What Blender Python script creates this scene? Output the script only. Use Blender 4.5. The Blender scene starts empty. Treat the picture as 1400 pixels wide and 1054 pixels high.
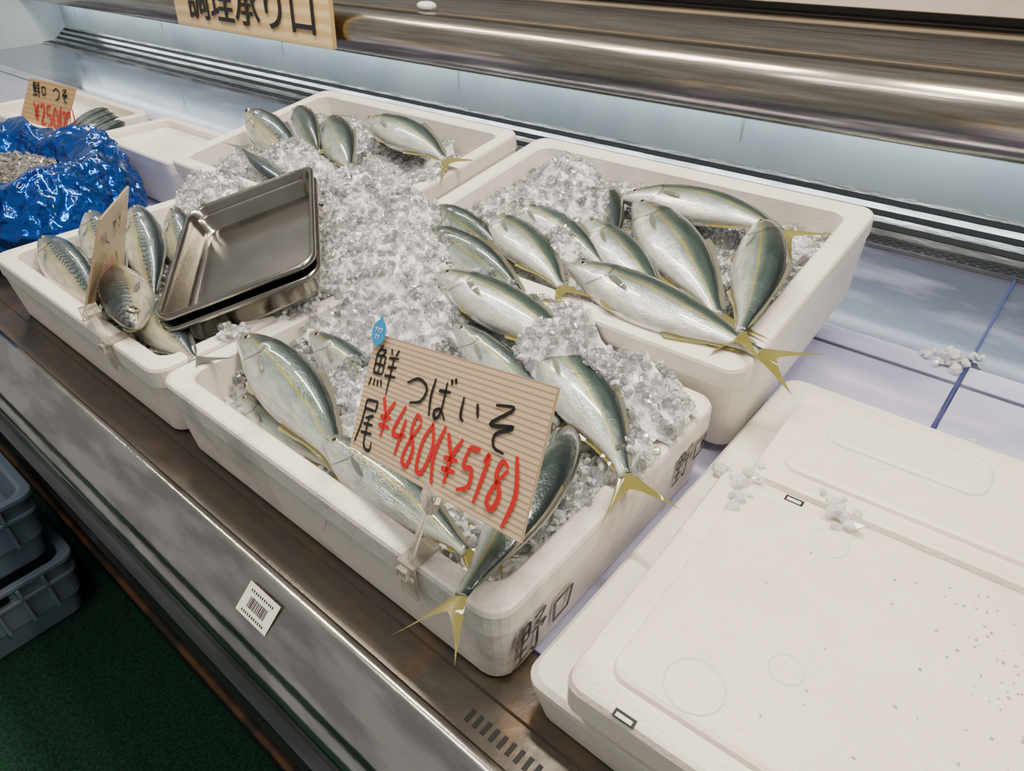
import bpy, math, random
import numpy as np
from mathutils import Vector, Matrix, noise
random.seed(7)
scene=bpy.context.scene
V=Vector
# ------------------------------------------------------------------ materials
def new_mat(name):
    m=bpy.data.materials.new(name); m.use_nodes=True
    nt=m.node_tree; b=nt.nodes['Principled BSDF']
    return m,nt,b
def mat(name,c,rough=.5,metal=0,c2=None,scale=20,bump=0,bscale=None,coat=0,trans=0,ior=1.45,stretch=None,emit=None,es=0,detail=4,ramp=(.4,.6),sss=0,bd=.002):
    m,nt,b=new_mat(name)
    N=nt.nodes; Lk=nt.links
    b.inputs['Base Color'].default_value=(*c,1); b.inputs['Roughness'].default_value=rough
    b.inputs['Metallic'].default_value=metal; b.inputs['Coat Weight'].default_value=coat
    b.inputs['Coat Roughness'].default_value=.08
    b.inputs['Transmission Weight'].default_value=trans; b.inputs['IOR'].default_value=ior
    if sss:
        b.inputs['Subsurface Weight'].default_value=sss; b.inputs['Subsurface Scale'].default_value=.01
    if emit: b.inputs['Emission Color'].default_value=(*emit,1); b.inputs['Emission Strength'].default_value=es
    tc=N.new('ShaderNodeTexCoord'); mp=N.new('ShaderNodeMapping'); Lk.new(tc.outputs['Object'],mp.inputs[0])
    if stretch: mp.inputs['Scale'].default_value=stretch
    if c2 is not None:
        n=N.new('ShaderNodeTexNoise'); n.inputs['Scale'].default_value=scale; n.inputs['Detail'].default_value=detail
        Lk.new(mp.outputs[0],n.inputs['Vector'])
        r=N.new('ShaderNodeValToRGB'); r.color_ramp.elements[0].position=ramp[0]; r.color_ramp.elements[1].position=ramp[1]
        r.color_ramp.elements[0].color=(*c,1); r.color_ramp.elements[1].color=(*c2,1)
        Lk.new(n.outputs['Fac'],r.inputs[0]); Lk.new(r.outputs[0],b.inputs['Base Color'])
    if bump:
        n=N.new('ShaderNodeTexNoise'); n.inputs['Scale'].default_value=bscale or scale; n.inputs['Detail'].default_value=3
        Lk.new(mp.outputs[0],n.inputs['Vector'])
        bp=N.new('ShaderNodeBump'); bp.inputs['Strength'].default_value=bump; bp.inputs['Distance'].default_value=bd
        Lk.new(n.outputs['Fac'],bp.inputs['Height']); Lk.new(bp.outputs[0],b.inputs['Normal'])
    return m
def foam_mat(name,c,c2,p0=.40,p1=.72,sc=9,wet=False):
    m,nt,b=new_mat(name); N=nt.nodes; Lk=nt.links
    tc=N.new('ShaderNodeTexCoord')
    vo=N.new('ShaderNodeTexVoronoi'); vo.inputs['Scale'].default_value=260; Lk.new(tc.outputs['Object'],vo.inputs['Vector'])
    n=N.new('ShaderNodeTexNoise'); n.inputs['Scale'].default_value=sc; n.inputs['Detail'].default_value=8; n.inputs['Roughness'].default_value=.7
    Lk.new(tc.outputs['Object'],n.inputs['Vector'])
    r=N.new('ShaderNodeValToRGB'); r.color_ramp.elements[0].position=p0; r.color_ramp.elements[1].position=p1
    r.color_ramp.elements[0].color=(*c,1); r.color_ramp.elements[1].color=(*c2,1)
    Lk.new(n.outputs['Fac'],r.inputs[0]); 
    Lk.new(r.outputs[0],b.inputs['Base Color'])
    bp=N.new('ShaderNodeBump'); bp.inputs['Strength'].default_value=.4; bp.inputs['Distance'].default_value=.0008
    Lk.new(vo.outputs['Distance'],bp.inputs['Height'])
    bp2=N.new('ShaderNodeBump'); bp2.inputs['Strength'].default_value=.25; bp2.inputs['Distance'].default_value=.003
    Lk.new(n.outputs['Fac'],bp2.inputs['Height']); Lk.new(bp.outputs[0],bp2.inputs['Normal']); Lk.new(bp2.outputs[0],b.inputs['Normal'])
    b.inputs['Roughness'].default_value=.36; b.inputs['Subsurface Weight'].default_value=.15; b.inputs['Subsurface Scale'].default_value=.01
    if wet:
        n3=N.new('ShaderNodeTexNoise'); n3.inputs['Scale'].default_value=6; n3.inputs['Detail'].default_value=9; n3.inputs['Roughness'].default_value=.7; Lk.new(tc.outputs['Object'],n3.inputs['Vector'])
        r3_=N.new('ShaderNodeValToRGB'); r3_.color_ramp.elements[0].position=.50; r3_.color_ramp.elements[1].position=.56; Lk.new(n3.outputs['Fac'],r3_.inputs[0])
        Lk.new(r3_.outputs[0],b.inputs['Coat Weight']); b.inputs['Coat Roughness'].default_value=.05
    return m
M_foam=foam_mat('styrofoam',(.87,.83,.74),(.75,.71,.61))
M_foamd=foam_mat('styrofoam_dirty',(.84,.80,.71),(.34,.32,.28),.46,.70,6)
M_lid=foam_mat('styrofoam_lid',(.87,.81,.68),(.81,.74,.60),wet=True)
M_steel=mat('stainless_hood',(.33,.295,.24),.20,1,c2=(.44,.40,.34),scale=22,stretch=(.25,6,6),bump=.16,bscale=20)
M_steelr=mat('stainless_rail',(.54,.52,.48),.20,1,c2=(.34,.325,.30),scale=12,stretch=(.7,3,3),bump=.2,bscale=30)
M_tray=mat('tray_steel',(.34,.32,.28),.20,1,c2=(.26,.245,.215),scale=12,bump=.05,bscale=150)
M_dark=mat('dark_slot',(.012,.012,.013),.6)
M_darkpanel=mat('dark_panel',(.008,.009,.010),.25,.2,c2=(.025,.025,.028),scale=6)
M_lowpanel=mat('lower_panel',(.20,.20,.20),.30,.8,c2=(.10,.10,.10),scale=8,stretch=(.3,2,2))
M_orange=mat('brown_trim',(.16,.075,.03),.5,c2=(.05,.03,.02),scale=20)
M_vent=mat('rusty_vent',(.12,.105,.088),.36,.7,c2=(.19,.12,.065),scale=25,ramp=(.5,.8),bump=.3,bscale=60)
M_deck=mat('cold_deck_steel',(.085,.09,.14),.16,.3,c2=(.30,.31,.42),scale=7,bump=.1,bscale=60,coat=.5,detail=9,ramp=(.50,.72),stretch=(.5,1.4,1))
M_plate=mat('frosted_deck_plate',(.54,.53,.74),.16,.0,c2=(.36,.35,.55),scale=5,bump=.18,bscale=90,coat=.6,detail=9,ramp=(.45,.66),stretch=(.6,1.3,1))  # lavender cast of a cooler light is put into the plate colour
M_seam=mat('deck_seam',(.03,.04,.16),.4)
M_white=mat('case_back_wall',(.68,.77,.79),.2,c2=(.52,.64,.68),scale=3,coat=.5)
M_cream=mat('cream_beam',(.55,.49,.40),.35,c2=(.45,.40,.33),scale=4)
M_paint=mat('wall_paint',(.30,.28,.25),.7,c2=(.22,.2,.18),scale=1.5)
M_turf=mat('green_turf',(.002,.020,.011),.95,c2=(.006,.055,.026),scale=160,bump=1,bscale=300,detail=6)
M_crate=mat('crate_plastic',(.15,.20,.26),.4,c2=(.19,.24,.30),scale=8,bump=.05,bscale=60)
M_ice_base=mat('ice_bed',(.99,.99,.98),.2,c2=(.88,.90,.90),scale=90,bump=1,bscale=150,sss=.2)
M_ice=mat('ice_crystal',(.985,.995,1),.03,trans=.95,ior=1.31,coat=.2)
M_frost=mat('ice_frosty',(.99,.995,1),.10,trans=.50,ior=1.31,coat=.5)
M_black=mat('black_ink',(.012,.011,.012),.4)
M_fade=mat('faded_ink',(.035,.035,.035),.6,c2=(.16,.15,.14),scale=60)
M_red=mat('red_ink',(.62,.015,.015),.35)
M_pupil=mat('fish_pupil',(.01,.01,.012),.05,coat=1)
M_iris=mat('fish_iris',(.36,.34,.20),.15,.4,coat=1)
M_clear=mat('clear_plastic',(.95,.90,.80),.08,trans=.85,ior=1.45)
M_water=mat('water',(.94,.92,.86),.03,trans=.2,ior=1.33,coat=1)
M_label=mat('label_paper',(.75,.73,.66),.5)
M_bluest=mat('blue_sticker',(.02,.28,.60),.35)
M_plug=mat('white_plug',(.8,.8,.78),.4)

def wood_mat(name,c,c2,scale,axis_scale,p0=.25,p1=.75):
    m,nt,b=new_mat(name); N=nt.nodes; Lk=nt.links
    uv=N.new('ShaderNodeUVMap'); mp=N.new('ShaderNodeMapping'); Lk.new(uv.outputs[0],mp.inputs[0]); mp.inputs['Scale'].default_value=axis_scale
    w=N.new('ShaderNodeTexWave'); w.wave_type='BANDS'; w.bands_direction='Y'; w.inputs['Scale'].default_value=scale; w.inputs['Distortion'].default_value=.6
    w.inputs['Detail'].default_value=2; w.inputs['Detail Scale'].default_value=1.0
    Lk.new(mp.outputs[0],w.inputs['Vector'])
    r=N.new('ShaderNodeValToRGB'); r.color_ramp.elements[0].color=(*c,1); r.color_ramp.elements[1].color=(*c2,1)
    r.color_ramp.elements[0].position=p0; r.color_ramp.elements[1].position=p1
    Lk.new(w.outputs['Fac'],r.inputs[0]); Lk.new(r.outputs[0],b.inputs['Base Color'])
    b.inputs['Roughness'].default_value=.38; b.inputs['Coat Weight'].default_value=.25; b.inputs['Coat Roughness'].default_value=.2
    return m
M_board=wood_mat('price_board',(.40,.27,.15),(.68,.52,.33),7.6,(.12,1,1),.05,.45)
M_board2=wood_mat('price_board_orange',(.62,.36,.13),(.72,.48,.22),3.0,(.3,1,1))
M_woodsign=wood_mat('wood_sign',(.62,.42,.17),(.76,.57,.28),1.6,(.4,1,1))
def foil_mat():
    m,nt,b=new_mat('blue_foil'); N=nt.nodes; Lk=nt.links
    b.inputs['Base Color'].default_value=(.002,.085,.42,1); b.inputs['Metallic'].default_value=.8; b.inputs['Roughness'].default_value=.15
    b.inputs['Coat Weight'].default_value=.35
    tc=N.new('ShaderNodeTexCoord'); vo=N.new('ShaderNodeTexVoronoi'); vo.inputs['Scale'].default_value=24; vo.feature='F1'
    n=N.new('ShaderNodeTexNoise'); n.inputs['Scale'].default_value=12; n.inputs['Detail'].default_value=2
    mx=N.new('ShaderNodeMixRGB'); mx.inputs[0].default_value=.12; Lk.new(tc.outputs['Object'],mx.inputs[1]); Lk.new(n.outputs['Color'],mx.inputs[2]); Lk.new(tc.outputs['Object'],n.inputs['Vector'])
    Lk.new(mx.outputs[0],vo.inputs['Vector'])
    bp=N.new('ShaderNodeBump'); bp.inputs['Strength'].default_value=1; bp.inputs['Distance'].default_value=.016
    Lk.new(vo.outputs['Distance'],bp.inputs['Height']); Lk.new(bp.outputs[0],b.inputs['Normal'])
    return m
M_foil=foil_mat()

def fish_mat(name,stops,pattern=False,metal=.4):
    m,nt,b=new_mat(name); N=nt.nodes; Lk=nt.links
    uv=N.new('ShaderNodeUVMap'); sep=N.new('ShaderNodeSeparateXYZ'); Lk.new(uv.outputs[0],sep.inputs[0])
    tc=N.new('ShaderNodeTexCoord')
    n=N.new('ShaderNodeTexNoise'); n.inputs['Scale'].default_value=28; n.inputs['Detail'].default_value=5; Lk.new(tc.outputs['Object'],n.inputs['Vector'])
    n2=N.new('ShaderNodeTexNoise'); n2.inputs['Scale'].default_value=7; n2.inputs['Detail'].default_value=6; n2.inputs['Roughness'].default_value=.65; Lk.new(uv.outputs[0],n2.inputs['Vector'])
    def math_(op,a,bv=None,cv=None):
        q=N.new('ShaderNodeMath'); q.operation=op
        for i,x in enumerate((a,bv,cv)):
            if x is None: continue
            if isinstance(x,(int,float)): q.inputs[i].default_value=x
            else: Lk.new(x,q.inputs[i])
        return q.outputs[0]
    def mix(f,a,c,mode='MIX'):
        mx=N.new('ShaderNodeMixRGB'); mx.blend_type=mode
        for i,x in enumerate((f,a,c)):
            if isinstance(x,(int,float)): mx.inputs[i].default_value=x
            elif isinstance(x,tuple): mx.inputs[i].default_value=(*x,1)
            else: Lk.new(x,mx.inputs[i])
        return mx.outputs[0]
    ma=math_('MULTIPLY_ADD',n.outputs['Fac'],.09,-.045)
    ad=math_('ADD',sep.outputs['Y'],ma)
    r=N.new('ShaderNodeValToRGB'); cr=r.color_ramp
    while len(cr.elements)<len(stops): cr.elements.new(.5)
    for e,(p,c) in zip(cr.elements,stops): e.position=p; e.color=(*c,1)
    Lk.new(ad,r.inputs[0]); col=r.outputs[0]
    r2=N.new('ShaderNodeValToRGB'); r2.color_ramp.elements[0].position=.35; r2.color_ramp.elements[1].position=.62; r2.color_ramp.elements[0].color=(.62,.67,.66,1); r2.color_ramp.elements[1].color=(1.05,1.04,1.02,1)
    Lk.new(n2.outputs['Fac'],r2.inputs[0]); col=mix(1.0,col,r2.outputs[0],'MULTIPLY')
    t=math_('MULTIPLY_ADD',sep.outputs['Y'],2,-1); t2=math_('MULTIPLY',t,t)
    def gill(u0,wd,st,lim):
        g=math_('MULTIPLY_ADD',t2,.09,sep.outputs['X']); g=math_('SUBTRACT',g,u0); g=math_('ABSOLUTE',g)
        g=math_('DIVIDE',g,wd); g=math_('MINIMUM',g,1); g=math_('SUBTRACT',1,g)
        sd=math_('LESS_THAN',t2,lim); g=math_('MULTIPLY',g,sd); return math_('MULTIPLY',g,st)
    col=mix(gill(.262,.010,.8,.8),col,(.05,.05,.045)); col=mix(gill(.19,.006,.35,.4),col,(.16,.15,.13))
    ll=math_('SUBTRACT',ad,.55); ll=math_('ABSOLUTE',ll); ll=math_('LESS_THAN',ll,.006); ll=math_('MULTIPLY',ll,.4); ub=math_('GREATER_THAN',sep.outputs['X'],.27); ll=math_('MULTIPLY',ll,ub); col=mix(ll,col,(.12,.15,.13))
    mm=math_('SUBTRACT',sep.outputs['Y'],.40); mm=math_('ABSOLUTE',mm); mm=math_('LESS_THAN',mm,.035); mu=math_('LESS_THAN',sep.outputs['X'],.07); mm=math_('MULTIPLY',mm,mu); col=mix(mm,col,(.05,.035,.03))
    hp=math_('SUBTRACT',.17,sep.outputs['X']); hp=math_('MULTIPLY',hp,3.0); hp=math_('MAXIMUM',hp,0); col=mix(hp,col,(.38,.32,.27))
    if pattern:
        w=N.new('ShaderNodeTexWave'); w.bands_direction='X'; w.inputs['Scale'].default_value=9; w.inputs['Distortion'].default_value=7; w.inputs['Detail'].default_value=2
        Lk.new(uv.outputs[0],w.inputs['Vector'])
        pm=math_('GREATER_THAN',w.outputs['Fac'],.55); bk=math_('GREATER_THAN',ad,.55); pm=math_('MULTIPLY',pm,bk); pm=math_('MULTIPLY',pm,.85); col=mix(pm,col,(.02,.04,.045))
    Lk.new(col,b.inputs['Base Color'])
    sm=N.new('ShaderNodeMapping'); sm.inputs['Scale'].default_value=(95,42,1); Lk.new(uv.outputs[0],sm.inputs[0])
    vo=N.new('ShaderNodeTexVoronoi'); vo.inputs['Scale'].default_value=1; Lk.new(sm.outputs[0],vo.inputs['Vector'])
    bp=N.new('ShaderNodeBump'); bp.inputs['Strength'].default_value=.25; bp.inputs['Distance'].default_value=.001
    Lk.new(vo.outputs['Distance'],bp.inputs['Height'])
    bp2=N.new('ShaderNodeBump'); bp2.inputs['Strength'].default_value=.55; bp2.inputs['Distance'].default_value=.004
    Lk.new(n.outputs['Fac'],bp2.inputs['Height']); Lk.new(bp.outputs[0],bp2.inputs['Normal'])
    Lk.new(bp2.outputs[0],b.inputs['Normal'])
    b.inputs['Metallic'].default_value=metal; b.inputs['Roughness'].default_value=.30; b.inputs['Coat Weight'].default_value=.8; b.inputs['Coat Roughness'].default_value=.06
    return m
M_yt=fish_mat('yellowtail_skin',[(0,(.76,.74,.68)),(.22,(.68,.69,.65)),(.38,(.45,.50,.47)),(.53,(.24,.30,.28)),(.575,(.38,.32,.08)),(.615,(.14,.18,.14)),(.70,(.055,.088,.075)),(1,(.016,.028,.030))])
M_aji=fish_mat('mackerel_skin',[(0,(.78,.75,.64)),(.33,(.66,.62,.46)),(.50,(.48,.42,.22)),(.60,(.20,.23,.20)),(.72,(.06,.09,.095)),(1,(.02,.035,.04))],True)
def fin_mat(name,c,c2):
    m,nt,b=new_mat(name); N=nt.nodes; Lk=nt.links
    uv=N.new('ShaderNodeUVMap')
    w=N.new('ShaderNodeTexWave'); w.bands_direction='Y'; w.inputs['Scale'].default_value=9; w.inputs['Distortion'].default_value=.8; Lk.new(uv.outputs[0],w.inputs['Vector'])
    r=N.new('ShaderNodeValToRGB'); r.color_ramp.elements[0].color=(*c,1); r.color_ramp.elements[1].color=(*c2,1); Lk.new(w.outputs['Fac'],r.inputs[0]); Lk.new(r.outputs[0],b.inputs['Base Color'])
    bp=N.new('ShaderNodeBump'); bp.inputs['Strength'].default_value=.5; bp.inputs['Distance'].default_value=.002; Lk.new(w.outputs['Fac'],bp.inputs['Height']); Lk.new(bp.outputs[0],b.inputs['Normal'])
    b.inputs['Roughness'].default_value=.3; b.inputs['Coat Weight'].default_value=.5; b.inputs['Transmission Weight'].default_value=.2
    return m
M_fin=fin_mat('yellow_fin',(.12,.12,.022),(.33,.28,.05))
M_find=fin_mat('dark_fin',(.10,.11,.08),(.26,.25,.16))
M_gfin=fin_mat('grey_fin',(.06,.07,.07),(.20,.21,.18))

# ------------------------------------------------------------------ mesh builder
class MB:
    def __init__(s): s.v=[]; s.f=[]; s.m=[]; s.uv=[]; s.sm=[]
    def add(s,vs): 
        i=len(s.v); s.v.extend([tuple(p) for p in vs]); return i
    def face(s,idx,m=0,uv=None,smooth=False):
        s.f.append(tuple(idx)); s.m.append(m); s.uv.append(uv or [(0,0)]*len(idx)); s.sm.append(smooth)
    def loft(s,loops,m=0,closed=True,smooth=False,uvf=None,mats=None):
        st=[s.add(l) for l in loops]; n=len(loops[0])
        for k in range(len(loops)-1):
            for j in range(n if closed else n-1):
                j2=(j+1)%n
                idx=(st[k]+j,st[k]+j2,st[k+1]+j2,st[k+1]+j)
                uv=None
                if uvf: uv=[uvf(k,j),uvf(k,j+1),uvf(k+1,j+1),uvf(k+1,j)]
                s.face(idx,mats[k] if mats else m,uv,smooth)
        return st
    def cap(s,start,n,m=0,flip=False,smooth=False):
        idx=list(range(start,start+n)); 
        if flip: idx.reverse()
        s.face(idx,m,None,smooth)
    def box(s,c,size,m=0,R=None):
        hx,hy,hz=[q/2 for q in size]; pts=[]
        for z in(-hz,hz):
            for x,y in((-hx,-hy),(hx,-hy),(hx,hy),(-hx,hy)):
                p=V((x,y,z)); p=(R@p if R else p)+V(c); pts.append(p)
        i=s.add(pts)
        for f in((3,2,1,0),(4,5,6,7),(0,1,5,4),(1,2,6,5),(2,3,7,6),(3,0,4,7)): s.face([i+k for k in f],m)
    def sphere(s,c,ax,ay,az,m=0,nu=12,nv=8):
        loops=[]
        for i in range(1,nv):
            t=math.pi*i/nv
            loops.append([V(c)+ax*(math.sin(t)*math.cos(2*math.pi*j/nu))+ay*(math.sin(t)*math.sin(2*math.pi*j/nu))+az*math.cos(t) for j in range(nu)])
        st=s.loft(loops,m,True,True)
        a=s.add([V(c)+az]); b=s.add([V(c)-az])
        for j in range(nu):
            s.face((a,st[0]+j,st[0]+(j+1)%nu),m,None,True); s.face((b,st[-1]+(j+1)%nu,st[-1]+j),m,None,True)
    def build(s,name,mats,M=None,bevel=0,parent=None):
        me=bpy.data.meshes.new(name); me.from_pydata(s.v,[],s.f)
        for q in mats: me.materials.append(q)
        me.polygons.foreach_set('material_index',s.m); me.polygons.foreach_set('use_smooth',s.sm)
        ul=me.uv_layers.new(name='UVMap'); flat=[c for f in s.uv for p in f for c in p]; ul.data.foreach_set('uv',flat)
        me.update()
        o=bpy.data.objects.new(name,me); bpy.context.collection.objects.link(o)
        if M is not None: o.matrix_world=M
        if bevel:
            b=o.modifiers.new('bevel','BEVEL'); b.width=bevel; b.segments=2; b.limit_method='ANGLE'
        if parent: o.parent=parent
        return o
def rrect(w,d,r,z,seg=5,cx=0,cy=0):
    pts=[]
    for (sx,sy,a0) in((1,1,0),(-1,1,90),(-1,-1,180),(1,-1,270)):
        for k in range(seg+1):
            a=math.radians(a0+90*k/seg)
            pts.append((cx+sx*(w/2-r)+r*math.cos(a),cy+sy*(d/2-r)+r*math.sin(a),z))
    return pts
def empty(name,loc=(0,0,0)):
    e=bpy.data.objects.new(name,None); bpy.context.collection.objects.link(e); e.location=loc; return e

# ------------------------------------------------------------------ foam boxes
def foam_box(name,cx,cy,ztop,w,d,h,tilt=0,rot=0,t=.028,floor_t=.02,m=None,marks=None):
    b=MB()
    L=[rrect(w-.03,d-.03,.02,-h),rrect(w-.018,d-.018,.024,-h+.004),rrect(w-.004,d-.004,.026,-.034),rrect(w,d,.026,-.030),rrect(w,d,.026,-.005),rrect(w-.004,d-.004,.025,-.001),rrect(w-.010,d-.010,.024,0),
       rrect(w-2*t+.008,d-2*t+.008,.026,0),rrect(w-2*t+.001,d-2*t+.001,.024,-.003),rrect(w-2*t-.004,d-2*t-.004,.022,-.03),rrect(w-2*t-.014,d-2*t-.014,.02,-h+floor_t+.01),rrect(w-2*t-.03,d-2*t-.03,.02,-h+floor_t)]
    st=b.loft(L,0,True,False)
    n=len(L[0]); b.cap(st[0],n,0,True); b.cap(st[-1],n,0)
    mats=[m or M_foam]
    if marks:
        marks(b); mats.append(M_fade)
    M=Matrix.Translation((cx,cy,ztop))@Matrix.Rotation(tilt,4,'X')@Matrix.Rotation(rot,4,'Z')
    return b.build(name,mats,M)
def catmull(pts,n=6):
    if len(pts)<3: 
        return [tuple(np.array(pts[0])*(1-k/4)+np.array(pts[1])*k/4) for k in range(5)]
    P=[np.array(p,float) for p in pts]; P=[2*P[0]-P[1]]+P+[2*P[-1]-P[-2]]; out=[]
    for i in range(1,len(P)-2):
        for k in range(n):
            t=k/n
            out.append(tuple(.5*((2*P[i])+(-P[i-1]+P[i+1])*t+(2*P[i-1]-5*P[i]+4*P[i+1]-P[i+2])*t*t+(-P[i-1]+3*P[i]-3*P[i+1]+P[i+2])*t**3)))
    out.append(tuple(P[-2])); return out
def ribbon(b,pts,width,O,U,D,m,off):
    nrm=(U.cross(D)).normalized()*(-1)
    pts=catmull(pts); n=len(pts); L=[];Rr=[]
    for i,p in enumerate(pts):
        a=np.array(pts[max(i-1,0)]); c=np.array(pts[min(i+1,n-1)]); t=c-a; t=t/(np.linalg.norm(t)+1e-9); nn=np.array((-t[1],t[0]))
        w=width/2*(.75+.4*math.sin(math.pi*min(1,(i+1)/n)))
        for lst,s in((L,1),(Rr,-1)):
            q=np.array(p)+nn*w*s; lst.append(O+U*q[0]+D*q[1]+nrm*off)
    i0=b.add(L); i1=b.add(Rr)
    for i in range(n-1): b.face((i0+i,i0+i+1,i1+i+1,i1+i),m)
G={
'yen':[[(0,0),(.5,.45)],[(1,0),(.5,.45),(.42,1)],[(.05,.5),(.95,.45)],[(.05,.72),(.95,.68)]],
'4':[[(.45,0),(.05,.6),(.98,.55)],[(.72,.25),(.6,1)]],
'8':[[(.8,.1),(.35,.03),(.25,.35),(.75,.65),(.6,.98),(.15,.9),(.3,.55),(.85,.15)]],
'0':[[(.5,0),(.1,.4),(.2,.92),(.7,.92),(.9,.4),(.45,0)]],
'5':[[(.2,.05),(.15,.45),(.7,.45),(.8,.8),(.15,.98)],[(.2,.05),(.9,0)]],
'2':[[(.1,.2),(.5,0),(.8,.25),(.1,.95),(.95,.9)]],
'1':[[(.3,.15),(.6,0),(.45,1)]],
'7':[[(.1,.3),(.1,.05),(.85,.05),(.5,1)]],
'(':[[(.8,-.1),(.2,.5),(.7,1.1)]],')':[[(.2,-.1),(.8,.5),(.3,1.1)]],
'tsu':[[(0,.35),(.5,.1),(.95,.3),(.8,.75),(.3,.95)]],
'ba':[[(.1,.05),(.05,.5),(.15,.95)],[(.35,.3),(.9,.25)],[(.65,.05),(.65,.75),(.45,.95),(.35,.8),(.6,.7),(.9,.9)],[(.82,-.05),(.88,.08)],[(.98,-.1),(1.04,.03)]],
'i':[[(.1,.15),(.12,.7),(.3,.85)],[(.75,.2),(.9,.6)]],
'so':[[(.2,.1),(.8,.05),(.15,.5),(.9,.4),(.4,.65),(.45,.9),(.8,.95)]],
'sen':[[(.25,0),(.05,.25)],[(.2,.1),(.4,.1),(.3,.22)],[(.08,.25),(.08,.65)],[(.08,.25),(.45,.22)],[(.45,.22),(.45,.62)],[(.08,.43),(.45,.42)],[(.27,.23),(.27,.62)],[(.08,.63),(.45,.62)],[(.05,.75),(0,.95)],[(.2,.75),(.2,.92)],[(.33,.75),(.36,.9)],[(.45,.72),(.52,.88)],
 [(.62,.02),(.68,.15)],[(.92,0),(.82,.15)],[(.58,.22),(.98,.18)],[(.6,.42),(.96,.38)],[(.55,.62),(1,.58)],[(.78,.2),(.77,1)]],
'o':[[(.2,.05),(.85,0)],[(.85,0),(.83,.2)],[(.2,.22),(.83,.2)],[(.2,.05),(.18,.5),(0,.95)],[(.8,.3),(.35,.4)],[(.3,.52),(.85,.48)],[(.25,.7),(.9,.65)],[(.55,.35),(.55,.85),(.75,.98),(.98,.95),(.98,.8)]],
'no':[[(.05,.05),(.05,.45)],[(.05,.05),(.45,.03)],[(.45,.03),(.45,.45)],[(.05,.25),(.45,.24)],[(.25,.05),(.25,.95)],[(.05,.45),(.45,.45)],[(.05,.7),(.45,.68)],[(0,.97),(.5,.9)],[(.58,.05),(.92,.02),(.75,.25)],[(.65,.2),(.8,.32)],[(.55,.42),(.98,.36),(.88,.5)],[(.76,.4),(.78,.95),(.6,.85)]],
'kuchi':[[(.1,.15),(.18,.9)],[(.1,.15),(.9,.1)],[(.9,.1),(.8,.85)],[(.18,.85),(.85,.8)]],
}
def write(b,glyph,u,v,w,h,width,O,U,D,m,off,slant=0):
    for s in G[glyph]:
        ribbon(b,[(u+x*w+slant*(1-y)*h,v+y*h) for x,y in s],width,O,U,D,m,off)

TILT=math.atan(.142)
def zB(y): return .152+.142*(y-.66)
def marksC(b):
    O=V((.2915,-.195,-.028)); U=V((0,1,0)); D=V((-.05,0,-1)).normalized()
    write(b,'no',.012,.012,.045,.055,.0045,O,U,D,1,.0015,.1)
    write(b,'kuchi',.068,.02,.035,.04,.0045,O,U,D,1,.0015,.1)
    write(b,'no',.30,.0,.035,.045,.004,O,U,D,1,.0015,.1)
    write(b,'kuchi',.342,.004,.03,.035,.004,O,U,D,1,.0015,.1)
foam_box('styrofoam_fish_box',-.5375,.4545,.115,.585,.403,.1145,marks=marksC,m=M_foamd)
foam_box('styrofoam_fish_box',-1.133,.4545,.115,.59,.403,.1145)
yc=(.664+1.104)/2
foam_box('styrofoam_fish_box',-.550,yc,zB(yc),.644,.446,.143,tilt=TILT,t=.034,floor_t=.055)
foam_box('styrofoam_fish_box',-1.245,yc,zB(yc),.64,.446,.143,tilt=TILT,t=.030,floor_t=.055)
foam_box('styrofoam_fish_box',-1.80,.785,.130,.40,.21,.128,t=.022,floor_t=.10)
foam_box('styrofoam_fish_box',-2.33,.74,.130,.50,.27,.128,t=.022,floor_t=.08)
def support(x0,x1):
    b=MB()
    cx=(x0+x1)/2; w=x1-x0; y0,y1=.98,1.08; cy=(y0+y1)/2; d=y1-y0
    def top(off,ins): return [(x,y,zB(y)-.1475+off) for x,y,_ in rrect(w-ins,d-ins,.02,0,5,cx,cy)]
    L=[rrect(w-.01,d-.01,.02,0.001,5,cx,cy),[(x,y,max(.004,z-.02)) for x,y,z in top(0,0)],top(-.004,0),top(0,.008)]
    st=b.loft(L); n=len(L[0]); b.cap(st[0],n,0,True); b.cap(st[-1],n)
    b.build('styrofoam_spacer',[M_foam])
support(-.83,-.27); support(-1.53,-.96)

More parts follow.
